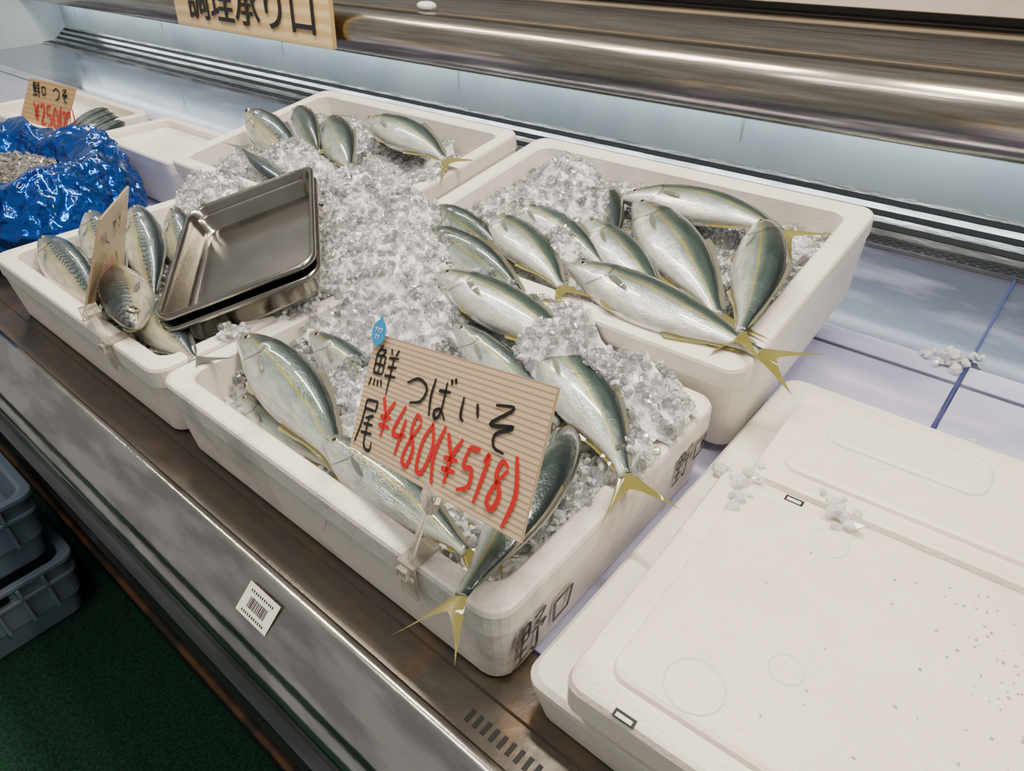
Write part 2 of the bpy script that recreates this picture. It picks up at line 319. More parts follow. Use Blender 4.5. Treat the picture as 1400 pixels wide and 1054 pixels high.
def lid_box(name,x0,x1,y0,y1,z0,z1,rot,panel=.025,hump=None,notch=True):
    b=MB(); w=x1-x0; d=y1-y0; h=z1-z0
    L=[rrect(w-.02,d-.02,.012,0),rrect(w-.012,d-.012,.014,h*.45),rrect(w,d,.016,h*.45+.001),rrect(w,d,.016,h-.006),rrect(w-.005,d-.005,.015,h-.001),rrect(w-.012,d-.012,.014,h),
       rrect(w-2*panel,d-2*panel,.016,h),rrect(w-2*panel-.004,d-2*panel-.004,.016,h+.004),rrect(w-2*panel-.012,d-2*panel-.012,.016,h+.0055)]
    st=b.loft(L); n=len(L[0]); b.cap(st[0],n,0,True); b.cap(st[-1],n)
    if hump:
        for (cx,cy,hw,hd) in hump:
            L=[rrect(hw,hd,min(hw,hd)*.3,h+.005,5,cx,cy),rrect(hw-.003,hd-.003,min(hw,hd)*.3,h+.0075,5,cx,cy),rrect(hw-.012,hd-.012,min(hw,hd)*.27,h+.009,5,cx,cy)]
            st=b.loft(L); b.cap(st[-1],len(L[0]))
    for (cx,cy,r) in ([(-w/2+.085,-d/2+.055,.024),(-w/2+.135,-d/2+.11,.014),(-w/2+.12,d/2-.05,.018),(.1,.02,.02)] if notch else [(-w/2+.10,.0,.02)]):
        ring=[]
        for rr,zz in((r,h+.0054),(r-.0005,h+.0062),(r-.0012,h+.0062),(r-.0018,h+.0054)):
            ring.append([(cx+rr*math.cos(2*math.pi*k/32),cy+rr*math.sin(2*math.pi*k/32),zz) for k in range(32)])
        b.loft(ring,0,True,True)
    if notch:
        for (cx,cy,sx,sy) in((-w/2+.055,-d/2+.004,.018,.007),(-w/2+.075,d/2-.010,.018,.008)):
            b.box((cx,cy,h+.0002),(sx,sy,.0010),1)
            b.box((cx,cy-.001,h+.0006),(sx*.75,sy*.5,.0012),0)
    M=Matrix.Translation(((x0+x1)/2,(y0+y1)/2,z0))@Matrix.Rotation(rot,4,'Z')
    return b.build(name,[M_lid,M_dark],M)
r3=math.radians(2.2)
b=MB(); L=[rrect(.66,.57,.02,0),rrect(.675,.585,.02,.045),rrect(.675,.585,.02,.052),rrect(.665,.575,.02,.057)]
st=b.loft(L); b.cap(st[0],len(L[0]),0,True); b.cap(st[-1],len(L[0]))
b.build('styrofoam_slab',[M_foam],Matrix.Translation((.112,.552,.001)))
lid_box('styrofoam_lid_box',-.181,.42,.258,.565,.0585,.117,r3)
lid_box('styrofoam_lid_box',-.172,.42,.577,.765,.0585,.110,r3,hump=[(-.17,.03,.16,.07),(.1,.02,.3,.09)],notch=False)

# ------------------------------------------------------------------ display case
def extrude(name,prof,x0,x1,m,closed=False,smooth=False,parent=None,caps=True):
    b=MB()
    A=[(x0,y,z) for y,z in prof]; B=[(x1,y,z) for y,z in prof]
    i=b.add(A); j=b.add(B); n=len(prof)
    for k in range(n if closed else n-1):
        k2=(k+1)%n; b.face((i+k,j+k,j+k2,i+k2),0,None,smooth)
    if closed and caps: b.face(range(i,i+n)); b.face(list(range(j,j+n))[::-1])
    return b.build(name,[m],parent=parent)
X0,X1=-4.6,1.6
case=empty('refrigerated_display_case')
extrude('deck',[(.31,-.004),(1.485,-.004),(1.485,-.03),(.31,-.03)],X0,X1,M_deck,True,parent=case)
b=MB()
xs=[X0,-3.5,-2.9,-2.3,-1.75,-1.0,-.045,.62,X1]
for a,c in zip(xs,xs[1:]):
    b.box(((a+c)/2,.685,-.0022),(c-a-.007,.74,.0044)); b.box(((a+c)/2,1.095,-.0026),(c-a-.007,.055,.0036))
b.build('frosted_plates',[M_plate],parent=case,bevel=.001)
b=MB()
for sx in (-.045,):
    b.box((sx,.90,.0006),(.004,1.17,.0016))
b.build('deck_seams',[M_seam],parent=case)
extrude('front_vent',[(.205,-.004),(.25,-.004),(.252,-.001),(.31,-.001),(.31,-.03),(.205,-.03)],X0,X1,M_vent,True,parent=case)
b=MB()
x=-.26
while x<X1:
    b.box((x,.226,-.0036),(.0045,.013,.001),0); x+=.0098
b.build('front_vent_slots',[M_dark],parent=case)
prof=[(.207,-.012),(.207,.004),(.203,.008),(.196,.009),(.190,.006),(.186,-.002),(.176,-.010),(.160,-.022),(.148,-.034),(.143,-.040),(.143,-.050),(.137,-.054),(.132,-.062),(.131,-.074),(.136,-.086),(.150,-.094),(.20,-.096)]
extrude('front_rail',prof,X0,X1,M_steelr,smooth=True,parent=case)
extrude('front_recess',[(.20,-.03),(.23,-.1),(.23,-.36)],X0,X1,M_darkpanel,parent=case)
extrude('lower_shelf_lip',[(.23,-.36),(.18,-.37),(.165,-.385),(.165,-.45),(.18,-.46)],X0,X1,M_lowpanel,parent=case)
extrude('lower_panel',[(.18,-.46),(.18,-.60)],X0,X1,M_darkpanel,parent=case)
extrude('kick_trim',[(.18,-.60),(.172,-.60),(.172,-.615),(.18,-.615)],X0,X1,M_orange,parent=case)
extrude('kick_panel',[(.19,-.615),(.19,-.78)],X0,X1,M_dark,parent=case)
extrude('rear_grille',[(1.485,-.004),(1.485,.004),(1.545,.004),(1.625,.062)],X0,X1,M_steelr,parent=case)
b=MB(); x=X0+.02
while x<X1:
    b.box((x,1.500,.0045),(.013,.006,.0012)); b.box((x+.01,1.512,.0045),(.013,.006,.0012)); b.box((x,1.524,.0045),(.013,.006,.0012)); x+=.02
sl=math.atan2(.058,.08)
for q in(.2,.5,.8):
    b.box(((X0+X1)/2,1.545+.08*q,.0045+.058*q),(X1-X0-.05,.014,.002),0,Matrix.Rotation(sl,3,'X'))
b.build('rear_grille_slots',[M_dark],parent=case)
extrude('rear_wall',[(1.625,.062),(1.64,.30)],X0,X1,M_white,parent=case)
b=MB(); x=-4.4
while x<X1:
    b.box((x,1.630,.15),(.005,.004,.2)); x+=.93
b.build('rear_wall_seams',[mat('seam_green',(.35,.5,.47),.3)],parent=case)
hp=[(1.62,.235),(1.515,.212),(1.505,.206),(1.495,.205)]
for k in range(17):
    a=math.radians(-100+ (190)*k/16)
    hp.append((1.495-.062*math.cos(a),.272+.068*math.sin(a)))
hp+= [(1.52,.343),(1.53,.337),(1.56,.337),(1.57,.350),(1.66,.354),(1.668,.362),(1.79,.366)]
extrude('hood',hp,X0,X1,M_steel,smooth=True,parent=case)
extrude('hood_dark_gap',[(1.79,.366),(1.80,.372),(1.80,.385)],X0,X1,M_dark,parent=case)
extrude('rear_beam',[(1.80,.385),(1.775,.39),(1.775,.44),(1.80,.445),(2.0,.45)],X0,X1,M_cream,parent=case)
extrude('under_hood_lamp',[(1.600,.236),(1.600,.222),(1.575,.216),(1.575,.230)],X0+.1,X1-.1,mat('lamp_tube',(1,1,1),.4,emit=(.80,.92,1),es=8.5),True,parent=case)
b=MB(); b.box((X0,1.0,.1),(.03,1.7,.5)); b.build('case_end_panel',[M_white],parent=case)
b=MB(); b.sphere((-1.62,1.53,.352),V((.035,0,0)),V((0,.02,0)),V((0,0,.012))); b.build('hood_clip',[M_plug],parent=case)

b=MB(); b.box((-1.5,.5,-.79),(9,6,.02)); b.build('floor',[M_turf])
b=MB(); b.box((-1.5,2.9,.7),(9,.04,3.0)); b.build('wall_back',[M_paint])

lb=empty('barcode_label')
O=V((-.552,.1875,-.0005)); U=V((1,0,0)); D=V((0,-.038,-.032)).normalized(); O=O+V((0,-.64,.76)).normalized()*.0025+D*.004
b=MB(); w_,h_=.056,.034
i=b.add([O,O+U*w_,O+U*w_+D*h_,O+D*h_]); b.face((i,i+3,i+2,i+1),0)
nn=U.cross(D).normalized()*-1
rnd=random.Random(3); x=.012
while x<.044:
    ww=rnd.choice([.0006,.001,.0016]); a=O+U*x+D*.012+nn*.0004; i=b.add([a,a+U*ww,a+U*ww+D*.012,a+D*.012]); b.face((i,i+3,i+2,i+1),1); x+=ww+rnd.choice([.0007,.0012])
for row,yy in((0,.005),(1,.028)):
    x=.008
    while x<.048:
        a=O+U*x+D*yy+nn*.0004; i=b.add([a,a+U*.002,a+U*.002+D*.0028,a+D*.0028]); b.face((i,i+3,i+2,i+1),1); x+=.0032+rnd.random()*.001
b.build('label',[M_label,M_black],parent=lb)

def crate(z0,x1,y1,w,d,h):
    b=MB(); cx=x1-w/2; cy=y1-d/2
    R=lambda a,z:rrect(w-a,d-a,.03,z,5,cx,cy)
    L=[R(.06,z0),R(.05,z0+.005),R(.035,z0+h*.35),R(.02,z0+h*.36),R(.015,z0+h*.7),R(0,z0+h*.71),R(0,z0+h*.76),R(.02,z0+h*.77),R(.02,z0+h*.93),R(-.01,z0+h*.94),R(-.01,z0+h),R(.02,z0+h),R(.035,z0+h*.98),R(.06,z0+.02)]
    st=b.loft(L); n=len(L[0]); b.cap(st[0],n,0,True); b.cap(st[-1],n)
    for k in range(6):
        yy=cy-d/2+.07+k*(d-.14)/5
        b.box((x1-.008,yy,z0+h*.53),(.018,.008,h*.34)); b.box((x1-.004,yy,z0+h*.85),(.02,.008,h*.16))
    b.box((x1-.006,cy,z0+h*.88),(.006,.12,.03),1)
    return b.build('plastic_crate',[M_crate,M_darkpanel],bevel=.002)
crate(-.78,-1.47,.14,.50,.40,.19); crate(-.588,-1.48,.135,.50,.40,.19)

# ------------------------------------------------------------------ fish
PS=[0,.015,.05,.11,.19,.28,.38,.48,.58,.68,.77,.84]
PT=[.006,.021,.040,.061,.081,.093,.097,.092,.076,.052,.027,.018]
PB=[.006,.020,.036,.056,.080,.098,.104,.096,.074,.045,.022,.018]
PW=[.005,.018,.032,.047,.058,.064,.064,.058,.047,.030,.015,.009]
def prof_(s,tab):
    x=np.array(PS); y=np.array(tab)
    i=min(max(int(np.searchsorted(x,s))-1,0),len(x)-2)
    h=x[i+1]-x[i]; t=(s-x[i])/h
    def sl(k):
        if k==0: return (y[1]-y[0])/(x[1]-x[0])*1.3
        if k==len(x)-1: return (y[-1]-y[-2])/(x[-1]-x[-2])*.3
        return (y[k+1]-y[k-1])/(x[k+1]-x[k-1])
    m0,m1=sl(i)*h,sl(i+1)*h
    return float((2*t**3-3*t**2+1)*y[i]+(t**3-2*t**2+t)*m0+(-2*t**3+3*t**2)*y[i+1]+(t**3-t**2)*m1)
def fish(name,H,T,roll=15,bend=0,lift=0,sgn=1,fat=1.0,body=None,fin=None,L=None,tailspread=1.0,tw=0,wid=1.0,eye=1):
    H=V(H);T=V(T); a=(T-H); n=V((0,0,1)); side=n.cross(a).normalized()*sgn
    rr=math.radians(roll); d0=side*math.cos(rr)+n*math.sin(rr)
    Mid=(H+T)/2+d0*bend+n*lift
    if L is None: L=a.length
    def sp(s):
        p=H*(1-s)**2+Mid*2*s*(1-s)+T*s*s; t=((Mid-H)*(1-s)+(T-Mid)*s).normalized()
        d=(d0-t*d0.dot(t)).normalized()
        if tw:
            q=Matrix.Rotation(math.radians(tw)*s,3,t); d=q@d
        return p,t,d,t.cross(d).normalized()
    b=MB(); NR=22; NS=38; loops=[]
    ss=[.84*(k/NS)**1.15 for k in range(NS+1)]
    def dims(s):
        gp=1+.09*math.exp(-((s-.195)/.03)**2) if s<.205 else 1-.02*math.exp(-((s-.215)/.02)**2)
        return prof_(s,PT)*L*fat,prof_(s,PB)*L*fat,prof_(s,PW)*L*gp*wid
    for s in ss:
        p,t,d,l=sp(s); ht,hb,w=dims(s); lp=[]
        for j in range(NR):
            th=2*math.pi*j/NR-math.pi/2; c,sn=math.cos(th),math.sin(th)
            lp.append(p+d*(sn*(ht if sn>0 else hb))+l*(w*math.copysign(abs(c)**.85,c)))
        loops.append(lp)
    def uvf(k,j):
        th=2*math.pi*j/NR-math.pi/2; return (ss[k]/.84,(math.sin(th)+1)/2)
    st=b.loft(loops,0,True,True,uvf)
    b.cap(st[0],NR,0,True,True); b.cap(st[-1],NR,0,False,True)
    def pt(s,v,lat): 
        p,t,d,l=sp(s); return p+d*v+l*lat
    tl=[]; NT=18
    for j in range(NT+1):
        t=-1+2*j/NT; row=[]
        e=.900+.115*abs(t)**1.3; vb=t*.016*L; ve=t*.112*L*tailspread
        for k in range(7):
            q=k/6; s=.82+(e-.82)*q; row.append(pt(s,vb+(ve-vb)*(q**1.15),.006*L*math.sin(3*t+2*q)*q))
        tl.append(row)
    b.loft(tl,1,False,True,uvf=lambda k,j:(j/6,k/NT*1.6))
    def strip(s0,s1,h0,h1,sign,mi,rake=.02,nn=14):
        A=[];B=[]
        for k in range(nn+1):
            q=k/nn; s=s0+(s1-s0)*q; ht,hb,_=dims(min(s,.835)); base=(ht if sign>0 else hb)*.93
            hh=(h0+(h1-h0)*min(1,q*2.2) )*L*(1 if k not in(0,nn) else .1)
            A.append(pt(s,sign*base,0)); B.append(pt(min(s+rake,.86),sign*(base+hh+.003*L),.002*L*math.sin(k)))
        b.loft([A,B],mi,False,True,uvf=lambda k,j:(k,j/nn*4))
    strip(.26,.36,.014,.008,1,2); strip(.40,.80,.028,.010,1,2); strip(.50,.80,.022,.007,-1,1)
    for sg in(1,-1):
        ht,hb,w=dims(.24); A=[];B=[];N_=8
        for k in range(N_+1):
            q=k/N_; s=.225+.11*q; cw=.012*math.sin(math.pi*min(1,.12+q*.88))**.7*L
            w2=dims(s)[2]; vc=-.012*L-.028*L*q
            A.append(pt(s,vc+cw,sg*(w2*.97+.004*L+.008*L*q))); B.append(pt(s,vc-cw*.8,sg*(w2*.93+.004*L+.006*L*q)))
        b.loft([A,B],2,False,True,uvf=lambda k,j:(j/N_,k))
        A=[];B=[]
        for k in range(N_+1):
            q=k/N_; s=.255+.09*q; cw=.010*math.sin(math.pi*min(1,.15+q*.85))*L; hb2=dims(s)[1]
            A.append(pt(s,-hb2*.93+cw*.6,sg*.022*L)); B.append(pt(s,-hb2*.98-cw*1.2,sg*.016*L))
        b.loft([A,B],1,False,True,uvf=lambda k,j:(j/N_,k))
        s=.078; ht,hb,w=dims(s); p,t,d,l=sp(s); v=.008*L; c=p+d*v+l*(sg*w*.955); r=.0150*L*eye
        b.sphere(c,t*r,d*r,l*(r*.36),3,14,8); b.sphere(c+l*(sg*r*.20),t*r*.66,d*r*.66,l*(r*.26),4,12,6)
    return b.build(name,[body or M_yt,fin or M_fin,M_find if fin is None else fin,M_iris,M_pupil])
def fb(x0,y0,x1,y1,roll=15,off=-.006,offt=None,**k):
    fish('yellowtail_fish',(x0,y0,zB(y0)+off),(x1,y1,zB(y1)+(off if offt is None else offt)),roll=roll,**k)
# box B (back right)
fb(-.593,.965,-.265,.948,roll=20,off=-.004,bend=.055,offt=.006,fat=1.08,L=.345,tailspread=1.1)
fb(-.358,.985,-.250,.665,roll=26,off=.004,bend=.03,offt=.010,fat=1.12,tailspread=1.15)
fb(-.559,.957,-.258,.705,roll=20,off=.000,bend=.02,fat=1.1)
fb(-.603,.880,-.335,.712,roll=18,off=-.006,bend=.012,fat=1.05)
fb(-.755,.805,-.470,.665,roll=16,off=-.002,bend=.03,offt=.008,fat=1.1)
fb(-.530,.735,-.170,.702,roll=16,off=.014,bend=-.006,offt=.004,fat=1.08,tailspread=.95)
fb(-.754,.865,-.45,.760,roll=30,off=-.008,bend=.02)
fb(-.820,.722,-.490,.635,roll=45,off=-.004,bend=.02)
fb(-.790,.935,-.52,.86,roll=24,off=-.008)
fb(-.640,1.010,-.49,.79,roll=60,off=-.015)
fb(-.865,.800,-.60,.72,roll=55,off=-.008)
fish('yellowtail_fish',(-.690,.626,.156),(-.345,.575,.144),roll=16,bend=.018,fat=1.08)
# box C (front)
def fc(x0,y0,z0,x1,y1,z1,**k): fish('yellowtail_fish',(x0,y0,z0),(x1,y1,z1),**k)
fc(-.822,.372,.120,-.470,.280,.085,roll=20,bend=.035,fat=1.08)
fc(-.565,.318,.110,-.290,.305,.090,roll=15,bend=.0,fat=1.12)
fc(-.352,.495,.116,-.272,.196,.130,roll=50,bend=.042,fat=1.34,tailspread=1.15,tw=-28,wid=1.1)
fc(-.480,.590,.137,-.213,.418,.132,roll=18,bend=.038,tailspread=1.15,fat=1.12)
fc(-.770,.450,.108,-.48,.40,.09,roll=20)
fc(-.770,.325,.070,-.52,.315,.065,roll=30)
fc(-.590,.560,.137,-.33,.50,.10,roll=28)
fc(-.540,.395,.080,-.29,.340,.080,roll=10)
# box A mackerel
def fa(x0,y0,z0,x1,y1,z1,**k): fish('horse_mackerel',(x0,y0,z0),(x1,y1,z1),body=M_aji,fin=M_gfin,wid=1.15,**k)
fa(-1.385,.330,.130,-1.045,.285,.085,roll=28,bend=.01,fat=1.05)
fa(-1.400,.425,.145,-1.07,.310,.08,roll=20,bend=.01,fat=1.05)
fa(-1.345,.485,.150,-1.05,.350,.078,roll=20,bend=.01,fat=1.1)
fa(-.930,.283,.138,-1.25,.390,.125,roll=26,sgn=1,fat=1.1,eye=1.8)
fa(-1.32,.545,.135,-1.06,.42,.07,roll=25,fat=1.05)
fa(-1.12,.350,.090,-.775,.297,.118,roll=20,fat=.9)
fa(-1.34,.36,.09,-1.10,.44,.07,roll=20)
# box D
fish('horse_mackerel',(-1.49,.835,.226),(-1.18,.77,.17),roll=40,body=M_aji,fin=M_gfin,wid=1.2,eye=1.6,fat=1.2)
fb(-1.490,.960,-1.18,.80,roll=55,off=.010,fat=1.1)
fb(-1.370,.955,-1.05,.77,roll=34,off=.010,bend=.01,fat=1.1)
fb(-1.275,.985,-.890,.885,roll=28,off=.006,bend=.04,L=.38,offt=.012,tailspread=1.1)
fish('horse_mackerel',(-1.15,.72,.14),(-1.45,.765,.185),roll=20,body=M_aji,fin=M_gfin,tailspread=1.2)
for k in range(8):
    fish('small_fish',(-2.27+.030*k,.835-.006*k,.122+.003*(k%2)),(-2.17+.030*k,.67-.006*k,.118),roll=10+5*(k%3),body=M_aji,fin=M_gfin)

# ------------------------------------------------------------------ ice
TC=V((-1.005,.507,.166)); TU=V((.583,.766,.269)).normalized(); TV=V((-.861,.507,.023)); TV=(TV-TU*TU.dot(TV)).normalized(); TN=TU.cross(TV).normalized()
if TN.z<0: TN=-TN
boxes=[(-.815,-.262,.275,.632,'C'),(-1.40,-.868,.275,.632,'A'),(-.838,-.262,.70,1.068,'B'),(-1.53,-.957,.70,1.068,'D')]
mounds=[(-.80,.66,.20,.15,.190,.10),(-1.00,.74,.18,.12,.218,.10),(-.90,.74,.12,.10,.205,.07),(-1.30,.64,.17,.10,.178,.09),(-1.24,.78,.15,.06,.216,.07),
 (-.665,.915,.085,.08,.262,.09),(-.35,.575,.15,.06,.165,.06),(-.60,.435,.13,.10,.130,.05),(-.30,.43,.06,.09,.125,.04),(-.66,.60,.10,.08,.152,.05),
 (-.88,.50,.10,.16,.150,.07),(-.95,.88,.10,.08,.195,.07),(-.60,.80,.06,.05,.188,.03),(-.44,.47,.08,.08,.130,.05),(-.85,.38,.04,.06,.130,.05),(-.72,.80,.06,.06,.19,.05),(-1.42,.66,.06,.06,.15,.05),(-.27,.50,.04,.08,.142,.06),
 (-.62,.665,.16,.05,.162,.05),(-.50,.655,.10,.04,.160,.04),(-.43,.58,.06,.040,.190,.05),(-.33,.60,.06,.035,.172,.04),(-.27,.585,.03,.03,.15,.03),(-.73,.70,.08,.06,.178,.06),(-.70,.87,.045,.035,.222,.05),(-.57,.775,.035,.03,.195,.04),(-.46,.655,.04,.025,.176,.04)]
def rim(x,y): return .115 if y<.662 else zB(y)
def ice_z(x,y):
    z=-1; ins=False
    for x0,x1,y0,y1,k in boxes:
        if x0<x<x1 and y0<y<y1:
            ins=True
            if k=='C': z=.078 if y>.33 else .06
            elif k=='A': z=.075
            elif k=='B': z=zB(y)-(.042 if x>-.42 else .034)
            else: z=zB(y)-(.065 if x>-1.08 and y>.86 else .040)
    for cx,cy,rx,ry,zt,hh in mounds:
        q=((x-cx)/rx)**2+((y-cy)/ry)**2
        if q<4: z=max(z,zt-hh*q**.8)
    z+= .012*noise.noise(V((x*28,y*28,1)))+.006*noise.noise(V((x*80,y*80,5)))
    zp=TC.z-((x-TC.x)*TN.x+(y-TC.y)*TN.y)/TN.z
    d=V((x,y,zp))-TC
    if abs(d.dot(TU))<.128 and abs(d.dot(TV))<.195: z=min(z,zp-.052)
    ok = ins or (z>rim(x,y)+.002 and -1.55<x<-.245 and .27<y<1.08)
    return z,ok
step=.0065; gx=np.arange(-1.55,-.235,step); gy=np.arange(.27,1.08,step)
b=MB(); idx={}; vs=[]
for i,x in enumerate(gx):
    for j,y in enumerate(gy):
        z,ok=ice_z(x,y)
        if ok: idx[(i,j)]=len(vs); vs.append((x,y,z-.004))
b.add(vs)
for (i,j),q in list(idx.items()):
    if (i+1,j) in idx and (i,j+1) in idx and (i+1,j+1) in idx:
        b.face((q,idx[(i+1,j)],idx[(i+1,j+1)],idx[(i,j+1)]),0,None,False)
icepar=empty('crushed_ice')
b.build('ice_bed',[M_ice_base],parent=icepar)
import bmesh
bm=bmesh.new(); bmesh.ops.create_icosphere(bm,subdivisions=1,radius=1); bv=np.array([v.co[:] for v in bm.verts]); bfc=np.array([[v.index for v in f.verts] for f in bm.faces]); bm.free()
rng=np.random.default_rng(5)
def chunks(name,P,S,m,parent=None):
    n=len(P); P=np.array(P); S=np.array(S)
    q=rng.normal(size=(n,4)); q/=np.linalg.norm(q,axis=1)[:,None]; w,x,y,z=q.T
    Rm=np.stack([1-2*(y*y+z*z),2*(x*y-z*w),2*(x*z+y*w),2*(x*y+z*w),1-2*(x*x+z*z),2*(y*z-x*w),2*(x*z-y*w),2*(y*z+x*w),1-2*(x*x+y*y)],1).reshape(n,3,3)
    vv=bv[None]*(1+rng.uniform(-.28,.28,(n,len(bv),1)))*rng.uniform(.55,1.15,(n,1,3))*S[:,None,None]
    vv=np.einsum('nij,nkj->nki',Rm,vv)+P[:,None,:]
    ff=(bfc[None]+(np.arange(n)*len(bv))[:,None,None]).reshape(-1,3)
    me=bpy.data.meshes.new(name); vv=vv.reshape(-1,3)
    me.vertices.add(len(vv)); me.vertices.foreach_set('co',vv.ravel()); me.loops.add(ff.size); me.loops.foreach_set('vertex_index',ff.ravel())
    me.polygons.add(len(ff)); me.polygons.foreach_set('loop_start',np.arange(0,ff.size,3)); me.update(calc_edges=True); me.validate()
    me.materials.append(m); me.polygons.foreach_set('use_smooth',np.zeros(len(ff),bool))
    o=bpy.data.objects.new(name,me); bpy.context.collection.objects.link(o)
    if parent: o.parent=parent
    return o
P_=[];S_=[];P2=[];S2=[]
for k in range(27000):
    x=random.uniform(-1.55,-.235); y=random.uniform(.27,1.08); z,ok=ice_z(x,y)
    if not ok: continue
    if random.random()<.5: s=random.uniform(.0028,.0065); P2.append((x,y,z+random.uniform(-.003,.002))); S2.append(s)
    else: s=random.uniform(.0035,.0080); P_.append((x,y,z+random.uniform(-.002,.004))); S_.append(s)
chunks('ice_chunks_clear',P_,S_,M_ice,icepar)
chunks('ice_chunks_frosty',P2,S2,M_frost,icepar)
P_=[];S_=[]
for (cx,cy,cz,r,n) in [(-.075,.555,.124,.02,14),(-.16,.545,.121,.018,8),(-.155,.51,.121,.015,6),(-.205,.60,.062,.015,8),(-.06,1.12,.006,.035,22),(.0,.9,.004,.02,4),(-.07,1.11,.018,.012,10)]:
    for k in range(n):
        P_.append((cx+random.gauss(0,r*.5),cy+random.gauss(0,r*.5),cz+random.uniform(-.002,.004))); S_.append(random.uniform(.004,.010))
chunks('loose_ice',P_,S_,M_frost)
b=MB(); rnd=random.Random(11)
for k in range(200):
    if k<160: cx=.13+rnd.gauss(0,.05); cy=.48+rnd.gauss(0,.04)
    else: cx=rnd.uniform(-.13,.35); cy=rnd.uniform(.30,.53)
    r=rnd.uniform(.0005,.0016)
    if cy>.535 or cy<.29 or cx<-.14: continue
    b.sphere((cx,cy,.1228),V((r*rnd.uniform(.8,1.6),0,0)),V((0,r,0)),V((0,0,r*.45)),0,8,5)
b.build('water_droplets',[M_water])

# ------------------------------------------------------------------ steel trays
def tray(name,c,u,v,lu,lv,dep=.042):
    u=V(u).normalized(); v=V(v); v=(v-u*u.dot(v)).normalized(); n=u.cross(v).normalized()
    if n.z<0: n=-n
    b=MB(); R=lambda w,z,r:[(x,y,z) for x,y,_ in rrect(lu+w,lv+w,r,0,7)]
    L=[R(.0,-.007,.03),R(.002,-.002,.031),R(-.002,.0,.03),R(-.012,0,.027),R(-.017,-.004,.026),R(-.022,-.012,.025),R(-.034,-dep+.008,.028),R(-.042,-dep+.001,.030),R(-.056,-dep,.028)]
    st=b.loft(L,0,True,True); b.cap(st[-1],len(L[0]))
    Lo=[R(-.0,-.007,.03),R(-.016,-.012,.026),R(-.031,-dep+.006,.028),R(-.040,-dep-.002,.03)]
    st=b.loft(Lo,0,True,True); b.cap(st[-1],len(L[0]),0,True)
    M=Matrix(((u.x,v.x,n.x,c[0]),(u.y,v.y,n.y,c[1]),(u.z,v.z,n.z,c[2]),(0,0,0,1)))
    if M.to_3x3().determinant()<0: 
        M=Matrix(((u.x,-v.x,n.x,c[0]),(u.y,-v.y,n.y,c[1]),(u.z,-v.z,n.z,c[2]),(0,0,0,1)))
    return b.build(name,[M_tray],M)
U_=(.583,.766,.269); V_=(-.861,.507,.023)
tray('steel_tray',(-1.005,.507,.180),U_,V_,.24,.375)
tray('steel_tray',(-.995,.505,.166),U_,V_,.24,.375)

# ------------------------------------------------------------------ price signs
def sign(TL,TR,BR,BL,wr,th=.003):
    TL,TR,BR,BL=map(V,(TL,TR,BR,BL)); U=(TR-TL); D=(BL-TL); w=U.length; h=D.length; U=U/w; D=(D-U*D.dot(U)).normalized()
    n=(D.cross(U)).normalized()
    b=MB(); f=[TL,TR,BR,BL]; i=b.add(f); j=b.add([p-n*th for p in f])
    b.face((i,i+3,i+2,i+1),0,[(0,1),(0,0),(2.2,0),(2.2,1)])
    b.face((j,j+1,j+2,j+3),0,[(0,1),(2.2,1),(2.2,0),(0,0)])
    for k in range(4): b.face((i+k,i+(k+1)%4,j+(k+1)%4,j+k),0)
    wr(b,TL,U,D,w,h)
    return b,n
par=empty('price_sign')
def wr1(b,O,U,D,w,h):
    off=.0006
    A=lambda g,u,v,ww,hh,m,th=.003,sl=.0: write(b,g,u*w,v*h,ww*w,hh*h,th,O,U,D,m,off,sl)
    A('sen',.03,.08,.17,.38,1,.0026); A('tsu',.28,.22,.13,.24,1); A('ba',.43,.18,.12,.32,1); A('i',.60,.22,.11,.24,1); A('so',.74,.20,.14,.34,1)
    A('o',.02,.54,.12,.42,1,.003)
    A('yen',.155,.48,.08,.32,2,.0042); A('4',.25,.48,.085,.40,2,.0042,.1); A('8',.34,.50,.075,.42,2,.0042,.1); A('0',.43,.52,.075,.40,2,.0042,.1)
    A('(',.515,.54,.05,.40,2,.0042); A('yen',.575,.54,.08,.36,2,.0042); A('5',.665,.56,.075,.34,2,.0042,.1); A('1',.745,.58,.055,.34,2,.0042,.1); A('8',.815,.56,.07,.34,2,.0042,.1); A(')',.90,.54,.05,.40,2,.0042)
b,n=sign((-.491,.358,.258),(-.242,.327,.321),(-.226,.262,.223),(-.477,.293,.161),wr1)
b.build('board',[M_board,M_black,M_red],parent=par)
b=MB()
c=V((-.487,.356,.262)); u=V((.249,-.031,.063)).normalized(); d=V((.014,-.065,-.097)).normalized(); 
ring=[c+n*.0015+u*(.013*math.cos(t)+.006)+d*(.013*math.sin(t)) for t in [2*math.pi*k/24 for k in range(24)]]
ring[18]=c+n*.0015+u*.006-d*.020
i=b.add(ring); b.face(range(i,i+24),0)
for q,(sx,sy) in enumerate([(-.006,-.004),(-.001,-.004),(.004,-.004),(-.004,.003),(.001,.003)]):
    ribbon(b,[(sx,sy),(sx+.003,sy),(sx+.001,sy+.004)],.001,c+n*.0015+u*.005,u,d,1,.0006)
b.build('sticker',[M_bluest,M_plug],parent=par)
def clip(px,parent,top):
    b=MB(); O=V((px,.2525,.115))
    b.box(O+V((0,-.004,-.020)),(.022,.003,.045)); b.box(O+V((0,.012,.0015)),(.022,.036,.003)); b.box(O+V((0,.030,-.010)),(.022,.003,.025))
    t=V(top); dirv=(t-O); R=dirv.to_track_quat('Z','Y').to_matrix()
    b.box(O+dirv*.5,(.010,.003,dirv.length),0,R); b.box(t,(.024,.010,.022),0,R)
    b.box(O+V((0,-.008,-.006)),(.012,.008,.012))
    b.build('clip_stand',[M_clear],parent=parent,bevel=.001)
clip(-.352,par,(-.338,.276,.190))
par2=empty('price_sign')
